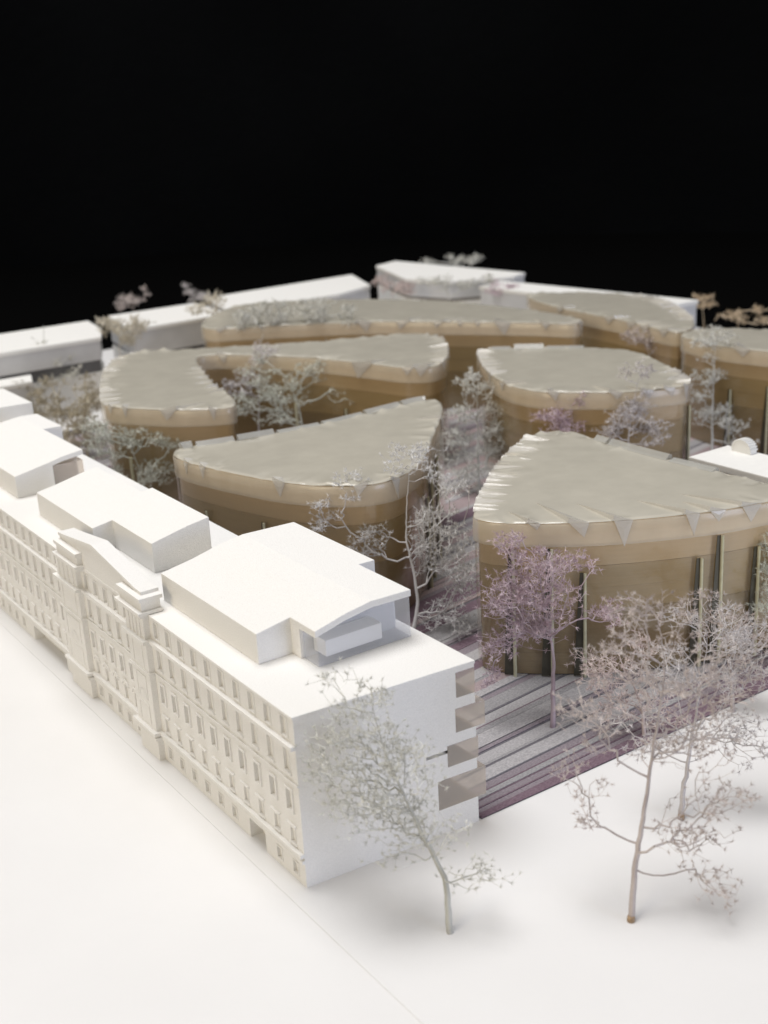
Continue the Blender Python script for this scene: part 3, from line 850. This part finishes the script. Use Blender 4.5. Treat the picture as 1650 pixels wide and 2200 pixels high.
def tree(color, T, lobes, n, label, seed, dist, collar=False):
    r = np.random.default_rng(seed)
    pos, par, m0 = grow(T, lobes, int(n * (2.7 if dist < 43 else 2.0 if dist < 60 else 2.2 if dist < 90 else 1.7)), r)
    base = pos[0].copy()
    pos = pos - base
    N_ = len(pos)
    cnt = np.ones(N_)
    order = list(range(N_ - 1, 0, -1))
    for i in order:
        if par[i] >= 0: cnt[par[i]] += cnt[i] if i >= m0 else cnt[i]
    kids = [0] * N_
    for i in range(1, N_): kids[par[i]] += 1
    leafr = .0055 if dist < 60 else .0085 if dist < 85 else .015
    rad = np.minimum(leafr * cnt ** .36, .06)
    big = .075 + .032 * min(1, n / 600)
    tt_ = np.linspace(0, 1, m0)
    rad[:m0] = leafr * 1.6 + (big - leafr * 1.6) * (1 - tt_) ** 1.25
    mat = M['tree_' + color]
    root = thing("sprig_tree", tuple(base), label, "tree", "dried sprig trees on the model")
    tr = MB()
    tr.tube(pos[:m0], list(rad[:m0]), 8)
    tr.build("trunk", mat, root, smooth=True)
    if collar:
        MB().tube([(0, 0, .0), (0.01, 0, .12), (.01, 0, .2)], [big * 1.12, big * 1.15, big * 1.0], 9).build("root_collar", M['collar'], root, smooth=True)
    limb_of = [-1] * N_
    limbs = {}
    crown = MB()
    for i in range(m0, N_):
        p = par[i]
        limb_of[i] = i if p < m0 else limb_of[p]
        thick = cnt[i] >= 16 and cnt[limb_of[i]] >= 40
        mb = limbs.setdefault(limb_of[i], MB()) if thick else crown
        ra = min(rad[p], rad[i] * 1.25) if p >= m0 else min(rad[i] * 1.3, rad[p])
        mb.tube([pos[p], pos[i]], [ra, rad[i]], 5 if thick else 3, cap=False)
    for k, mb in limbs.items():
        mb.build("branch", mat, root, smooth=True)
    mid = pos[m0:].mean(0)
    size = .155 if dist < 43 else .19 if dist < 60 else .23 if dist < 90 else .30
    fat = .0135 if dist < 43 else .016 if dist < 60 else .023 if dist < 90 else .034
    sc = 8 if dist < 60 else 6
    for i in range(m0, N_):
        if kids[i] == 0 or (r.random() < .5 and cnt[i] < 14):
            o = pos[i] - pos[par[i]]
            o = o / (np.linalg.norm(o) + 1e-9)
            star(crown, pos[i], o * .9 + np.array([0, 0, .3]), r, size, fat, sc)
    crown.build("crown", M['tips_' + color], root)
    return root
TREES = [
  ('grey', [(2.17, -4.51, 0.0), (2.26, -4.33, 0.58), (2.42, -4.15, 1.3), (2.34, -3.8, 2.02), (2.13, -3.34, 2.82), (1.93, -2.67, 4.15), (1.76, -2.07, 5.34), (1.78, -1.56, 6.65)], [(0.95, -1.46, 5.52, 1.43, 1.43), (1.56, -2.47, 4.04, 1.77, 1.5), (2.04, -3.33, 2.7, 1.5, 0.96), (3.1, -4.47, 1.61, 0.75, 0.61), (1.58, -1.28, 6.99, 1.09, 0.48), (2.37, -2.6, 5.04, 0.96, 0.82), (0.14, -1.43, 4.26, 0.82, 0.82)], 680),
  ('mauve', [(6.64, -7.4, -0.0), (6.88, -7.24, 0.77), (7.16, -7.06, 1.67), (7.71, -6.86, 3.08), (8.36, -6.57, 4.88), (9.1, -6.28, 6.81), (9.3, -5.78, 8.37)], [(9.13, -5.66, 8.38, 1.44, 0.82), (8.01, -5.47, 7.01, 1.37, 0.96), (7.08, -5.47, 5.49, 1.23, 0.75), (9.83, -6.89, 6.5, 1.37, 1.09), (9.12, -7.04, 4.96, 1.37, 1.09), (6.38, -5.62, 3.96, 0.82, 0.62), (6.16, -5.95, 2.79, 0.62, 0.55), (8.88, -7.88, 2.48, 1.09, 1.09), (9.79, -8.19, 3.21, 0.82, 0.68), (8.96, -8.58, 0.9, 0.96, 0.68), (8.85, -8.89, -0.08, 0.34, 0.34)], 560),
  ('lilac', [(11.78, -4.63, 0.0), (11.99, -4.48, 0.73), (12.39, -4.33, 1.75), (12.82, -4.14, 2.91), (13.45, -3.92, 4.51), (13.86, -3.71, 5.68)], [(14.09, -3.69, 6.11, 1.71, 0.85), (14.67, -4.64, 4.73, 1.09, 1.24), (12.69, -3.39, 4.56, 1.4, 1.09), (14.08, -5.26, 2.24, 0.93, 0.85), (11.67, -3.35, 2.99, 1.4, 0.78), (13.65, -4.6, 3.16, 1.24, 0.93)], 460),
  ('purple', [(12.66, 2.69, 0.0), (12.86, 2.87, 0.78), (13.12, 3.11, 1.79), (13.33, 3.31, 2.64), (13.5, 3.96, 4.51), (13.58, 4.6, 6.23)], [(12.98, 5.12, 6.52, 0.75, 0.8), (13.71, 4.23, 5.53, 1.52, 0.98), (14.93, 3.58, 5.93, 0.64, 0.46), (12.41, 4.78, 4.76, 1.11, 1.07), (13.29, 4.04, 4.36, 1.34, 0.89), (11.74, 4.58, 3.17, 0.8, 0.54), (15.14, 2.65, 3.98, 0.75, 0.54), (12.83, 4.07, 3.7, 1.07, 0.72), (11.15, 4.47, 1.92, 0.36, 0.54)], 1050),
  ('pink', [(14.83, -0.03, 0.0), (15.01, 0.28, 1.08), (14.92, 0.69, 1.93), (14.79, 1.05, 2.61)], [(13.87, 1.58, 2.41, 1.14, 0.79), (15.24, 0.77, 2.66, 1.05, 0.87), (15.3, 0.08, 1.06, 1.05, 0.7), (14.08, 1.06, 1.48, 0.87, 0.61)], 300),
  ('mauve', [(18.86, -0.81, 0.0), (19.06, -0.52, 1.03), (19.16, -0.1, 2.24), (19.26, 0.26, 3.27)], [(19.09, 0.47, 3.54, 1.35, 0.72), (20.01, -0.51, 2.62, 0.99, 0.99), (19.41, -0.62, 1.35, 1.08, 0.72)], 330),
  ('silver', [(13.4, 13.0, 0.0), (14.02, 13.17, 1.43), (14.19, 13.62, 2.84), (14.19, 14.16, 4.15), (14.62, 14.55, 5.85), (15.06, 14.83, 7.24)], [(15.15, 14.93, 7.64, 1.58, 0.59), (12.72, 16.15, 6.68, 0.89, 0.63), (11.47, 16.49, 5.44, 0.59, 0.89), (16.3, 13.72, 6.55, 0.95, 0.84), (15.36, 13.63, 4.79, 1.37, 1.05), (13.01, 15.09, 4.53, 0.89, 0.74), (15.5, 12.88, 3.16, 1.69, 1.16), (15.96, 12.15, 2.11, 1.16, 0.95), (14.94, 12.29, 0.76, 1.48, 0.95), (12.43, 15.09, 3.56, 0.95, 0.53), (15.66, 11.54, 0.11, 0.63, 0.84)], 1050),
  ('green', [(23.25, 0.25, 0.0), (23.55, 0.71, 1.64), (23.81, 1.2, 3.29), (24.0, 1.59, 4.57)], [(23.8, 1.73, 4.59, 0.62, 0.87), (23.49, 1.2, 2.76, 0.77, 0.77), (24.23, 1.14, 3.82, 0.77, 1.15)], 260),
  ('pale', [(28.72, 27.17, 0.0), (29.13, 27.61, 1.74), (29.55, 28.09, 3.62), (29.99, 28.67, 5.77), (30.44, 28.9, 7.11)], [(30.14, 28.79, 6.31, 1.19, 1.08), (29.17, 28.79, 4.74, 0.94, 0.94), (30.51, 27.76, 4.38, 1.02, 1.13), (28.5, 28.48, 2.87, 0.94, 1.28), (30.24, 27.28, 2.76, 1.08, 1.19), (28.82, 27.6, 1.22, 1.36, 0.91)], 540),
  ('purple', [(28.6, 21.3, 0.0), (31.03, 21.02, 3.3), (31.25, 21.44, 4.69), (31.4, 21.9, 6.09)], [(30.63, 22.23, 5.63, 0.85, 0.74), (31.97, 21.74, 6.61, 0.53, 0.58), (30.89, 21.74, 4.84, 0.93, 0.58)], 190),
  ('lilac', [(32.6, 17.2, 0.0), (32.64, 18.58, 3.47), (33.08, 18.89, 4.95), (33.64, 19.11, 6.42), (34.27, 19.28, 7.89)], [(34.21, 19.33, 7.89, 1.1, 0.42), (33.48, 19.01, 5.93, 1.44, 1.1), (32.47, 19.26, 4.87, 1.18, 0.78), (34.16, 18.04, 4.63, 0.94, 0.84)], 360),
  ('pale', [(44.51, 22.72, 0.0), (44.95, 23.18, 1.85), (45.53, 23.71, 4.13), (46.33, 24.33, 6.98)], [(46.35, 24.43, 7.27, 1.51, 1.03), (45.5, 24.2, 5.29, 1.27, 1.15), (44.72, 23.8, 3.03, 1.15, 1.36), (45.82, 22.8, 2.38, 1.09, 1.27), (46.26, 21.97, 1.05, 0.9, 0.66)], 340),
  ('mauve', [(45.8, 32.0, 0.0), (48.3, 31.96, 4.02), (48.51, 32.33, 5.28)], [(48.53, 32.68, 6.17, 1.49, 0.93), (49.31, 31.84, 5.39, 1.06, 0.73)], 140),
  ('green', [(25.0, 40.2, 0.0), (24.9, 41.35, 2.66), (25.01, 41.82, 4.02), (24.74, 42.68, 5.7)], [(24.08, 42.65, 4.53, 2.05, 1.32), (25.98, 41.94, 5.92, 1.42, 1.1), (23.36, 43.7, 5.94, 1.32, 1.13), (27.6, 40.27, 4.46, 1.2, 0.76), (23.5, 42.49, 3.21, 1.73, 0.82), (22.25, 43.66, 4.04, 1.04, 1.13)], 540),
  ('lilac', [(22.8, 44.0, 0.0), (23.93, 45.19, 4.8), (24.35, 45.53, 6.32)], [(24.48, 45.58, 6.68, 1.35, 0.9), (22.98, 45.85, 4.86, 1.09, 1.16)], 170),
  ('green', [(9.8, 36.3, 0.0), (11.13, 36.76, 3.32), (10.96, 37.41, 4.64), (10.74, 37.88, 5.44)], [(9.82, 38.25, 4.85, 1.15, 1.15), (11.56, 37.26, 5.26, 1.5, 0.87), (13.1, 36.14, 5.03, 1.15, 0.76), (12.0, 36.16, 3.26, 1.23, 0.98), (9.92, 37.49, 3.13, 1.09, 0.82), (9.66, 38.78, 5.91, 0.87, 0.66)], 540),
  ('brown', [(13.48, 56.28, 0.0), (13.84, 56.56, 1.28), (14.44, 56.8, 2.88)], [(14.41, 56.76, 2.72, 1.87, 1.43), (15.79, 56.27, 3.77, 1.09, 1.43), (13.69, 57.72, 3.91, 1.43, 1.19)], 320),
  ('grey', [(15.54, 66.65, 0.0), (16.03, 67.11, 1.95), (16.85, 67.86, 5.14), (17.32, 68.41, 7.27)], [(16.88, 67.62, 4.6, 1.5, 1.87), (15.38, 67.93, 2.89, 1.69, 1.27), (17.94, 66.6, 3.81, 1.57, 1.27)], 280),
  ('grey', [(14.94, 72.84, 0.0), (15.28, 73.14, 1.3)], [(15.54, 73.31, 2.15, 1.26, 0.78)], 80),
  ('beige', [(22.5, 62.0, 0.0), (21.8, 64.42, 4.82), (22.2, 64.73, 6.24)], [(22.32, 64.64, 6.23, 1.8, 1.27), (21.83, 65.42, 7.34, 1.2, 0.82), (23.66, 64.01, 6.86, 1.31, 0.94)], 240),
  ('mauve', [(32.19, 86.27, 0.0), (32.83, 87.01, 2.87), (33.17, 87.5, 4.64)], [(33.22, 87.82, 5.53, 1.4, 0.65), (32.18, 88.27, 4.93, 0.65, 0.65), (34.46, 87.18, 5.99, 0.47, 0.75)], 110),
  ('lilac', [(38.19, 86.41, 0.0), (38.73, 87.05, 2.49), (39.12, 87.53, 4.31)], [(39.42, 87.84, 5.58, 0.48, 0.86), (40.23, 86.98, 4.79, 0.96, 0.67)], 80),
  ('beige', [(31.0, 63.5, 0.0), (31.38, 65.66, 5.96), (31.47, 65.98, 6.9)], [(31.59, 66.1, 7.39, 1.03, 0.79), (30.54, 66.7, 7.15, 0.79, 0.79)], 100),
  ('grey', [(28.5, 54.0, 0.0), (29.97, 55.39, 5.86), (30.5, 55.52, 7.04)], [(29.56, 56.35, 7.56, 1.63, 0.87), (31.58, 55.1, 7.78, 1.52, 0.87)], 220),
  ('grey', [(34.5, 50.5, 0.0), (34.31, 53.0, 5.87), (34.31, 53.42, 6.92)], [(34.19, 53.82, 7.7, 1.82, 0.87), (35.89, 52.47, 7.17, 1.31, 0.73)], 220),
  ('pink', [(50.5, 66.0, 0.0), (50.86, 67.33, 3.88), (51.1, 67.85, 5.57)], [(51.21, 68.09, 6.32, 1.59, 0.8), (50.29, 68.89, 6.81, 0.88, 0.53), (52.2, 67.23, 5.83, 1.15, 0.71)], 150),
  ('grey', [(71.72, 84.33, 0.0), (72.14, 84.77, 1.78), (72.75, 85.18, 3.82)], [(73.52, 85.07, 4.8, 2.26, 0.65), (72.29, 86.09, 5.29, 0.75, 0.32), (70.05, 87.43, 4.92, 0.81, 0.43)], 140),
  ('purple', [(57.5, 57.0, 0.0), (57.34, 58.94, 4.53), (57.5, 59.16, 5.34)], [(57.55, 59.34, 5.87, 1.2, 0.69)], 90),
  ('rust', [(70.97, 42.72, 0.0), (71.28, 43.16, 1.57), (71.4, 43.47, 2.55)], [(71.22, 43.87, 3.24, 1.86, 0.58), (73.05, 42.54, 2.96, 1.49, 0.74)], 95),
  ('rust', [(72.12, 47.86, 0.0), (72.47, 48.29, 1.63), (72.73, 48.69, 3.07)], [(72.9, 48.86, 3.76, 0.69, 0.78)], 70),
  ('brown', [(13.75, 52.64, 0.0), (14.05, 52.95, 1.25), (14.31, 53.28, 2.5)], [(14.4, 53.41, 2.97, 1.19, 1.48), (13.34, 53.63, 1.77, 1.25, 0.92), (14.58, 52.71, 1.53, 0.79, 0.99)], 260),
  ('brown', [(13.13, 63.06, 0.0), (13.41, 63.36, 1.19), (13.67, 63.73, 2.55)], [(13.6, 63.76, 2.49, 1.73, 1.29), (12.29, 64.34, 1.78, 1.08, 0.72), (14.46, 62.77, 1.47, 1.22, 0.93)], 260),
  ('grey', [(54.5, 61.0, 0.0), (53.59, 62.69, 2.69), (54.35, 63.18, 5.15)], [(53.29, 64.56, 6.81, 2.0, 0.61), (55.34, 62.97, 6.26, 2.0, 0.61), (57.41, 61.71, 6.54, 1.22, 0.52)], 150),
]
LABELS = {
 0: "grey sprig tree in the foreground leaning across the white end wall",
 1: "tallest mauve sprig tree standing foremost on the white board at right, with a brown stub",
 2: "lilac tree with a brown stub on the white board, just behind the tall mauve tree",
 3: "dense purple sprig tree on the striped plaza in front of the large glass pavilion",
 4: "low pinkish sprig tree on the plaza edge, right of the dense purple tree",
 5: "spreading mauve sprig tree on the plaza edge below the two close pale rods",
 6: "tall silvery open-branched tree between the half-moon pavilion and the large lens pavilion",
 7: "greenish sprig tree cut off by the right frame edge before the large pavilion",
 8: "pale narrow tree in the gap between the half-moon and almond pavilions",
 9: "small purple forked sprig in front of the almond pavilion, above the lens pavilion's peak",
 10: "lilac sprig tree before the right half of the almond pavilion",
 11: "tall pale thin-trunked tree right of the almond pavilion",
 12: "small mauve sprig tree before the dark-roofed pavilion at far right",
 13: "grey-green tree filling the courtyard inside the boomerang pavilion",
 14: "lilac sprig at the rear of the boomerang pavilion's courtyard",
 15: "grey-green tree beside a pale pole, in front of the boomerang pavilion's left lobe",
 16: "thick brown bushy tree left of the boomerang pavilion's rounded end",
 17: "grey hazy tree before the white block at the far left",
 18: "small low grey sprig at the left frame edge behind the rooftop boxes",
 19: "beige tree before the gap between the two far-left white blocks",
 20: "pinkish treetop fanning into the black above the far-left white blocks",
 21: "small lilac treetop poking into the black left of the long white block",
 22: "beige sprig at the left end of the long white block",
 23: "grey sprig over the left half of the long leaf-shaped roof",
 24: "grey sprig over the middle of the long leaf-shaped roof",
 25: "pink sprig at the left corner of the topmost cream block",
 26: "grey treetops showing above the roof of the topmost cream block",
 27: "small round purple sprig before the right end of the topmost cream block",
 28: "wide rust-brown treetop against the black at the right frame edge",
 30: "brown low tree hugging the boomerang pavilion's rounded left end",
 31: "brown shrubby tree at the left frame edge between rooftop boxes and low white block",
 32: "sparse grey sprig spread across the front of the topmost cream block",
 29: "small dark rust treetop beside the sharp end of the low far-right block",
}
for i, (c, T, L, n) in enumerate(TREES):
    d = float(np.dot(np.array(T[0]) - np.array([-15.65, -29.05, 23.34]), np.array([0.525, 0.789, -0.319])))
    tree(c, T, L, n, LABELS[i], 100 + i, d, collar=i in (1, 2))

# ------------------------------------------------------------------ free-standing pale poles
def pole(x, y, h, label):
    t = thing("pole", (x, y, .05), label, "pole", "pale poles among the trees")
    MB().tube([(0, 0, 0), (0, 0, h)], [.1, .09], 8).build("shaft", M['rod'], t)
    MB().tube([(0, 0, 0), (0, 0, .08), (0, 0, .12)], [.2, .2, .11], 10).build("foot", M['rod'], t)
pole(24.3, 40.9, 4.2, "pale pole beside the grey-green courtyard tree")
pole(10.6, 36.7, 4.15, "pale pole in front of the boomerang pavilion's left lobe")
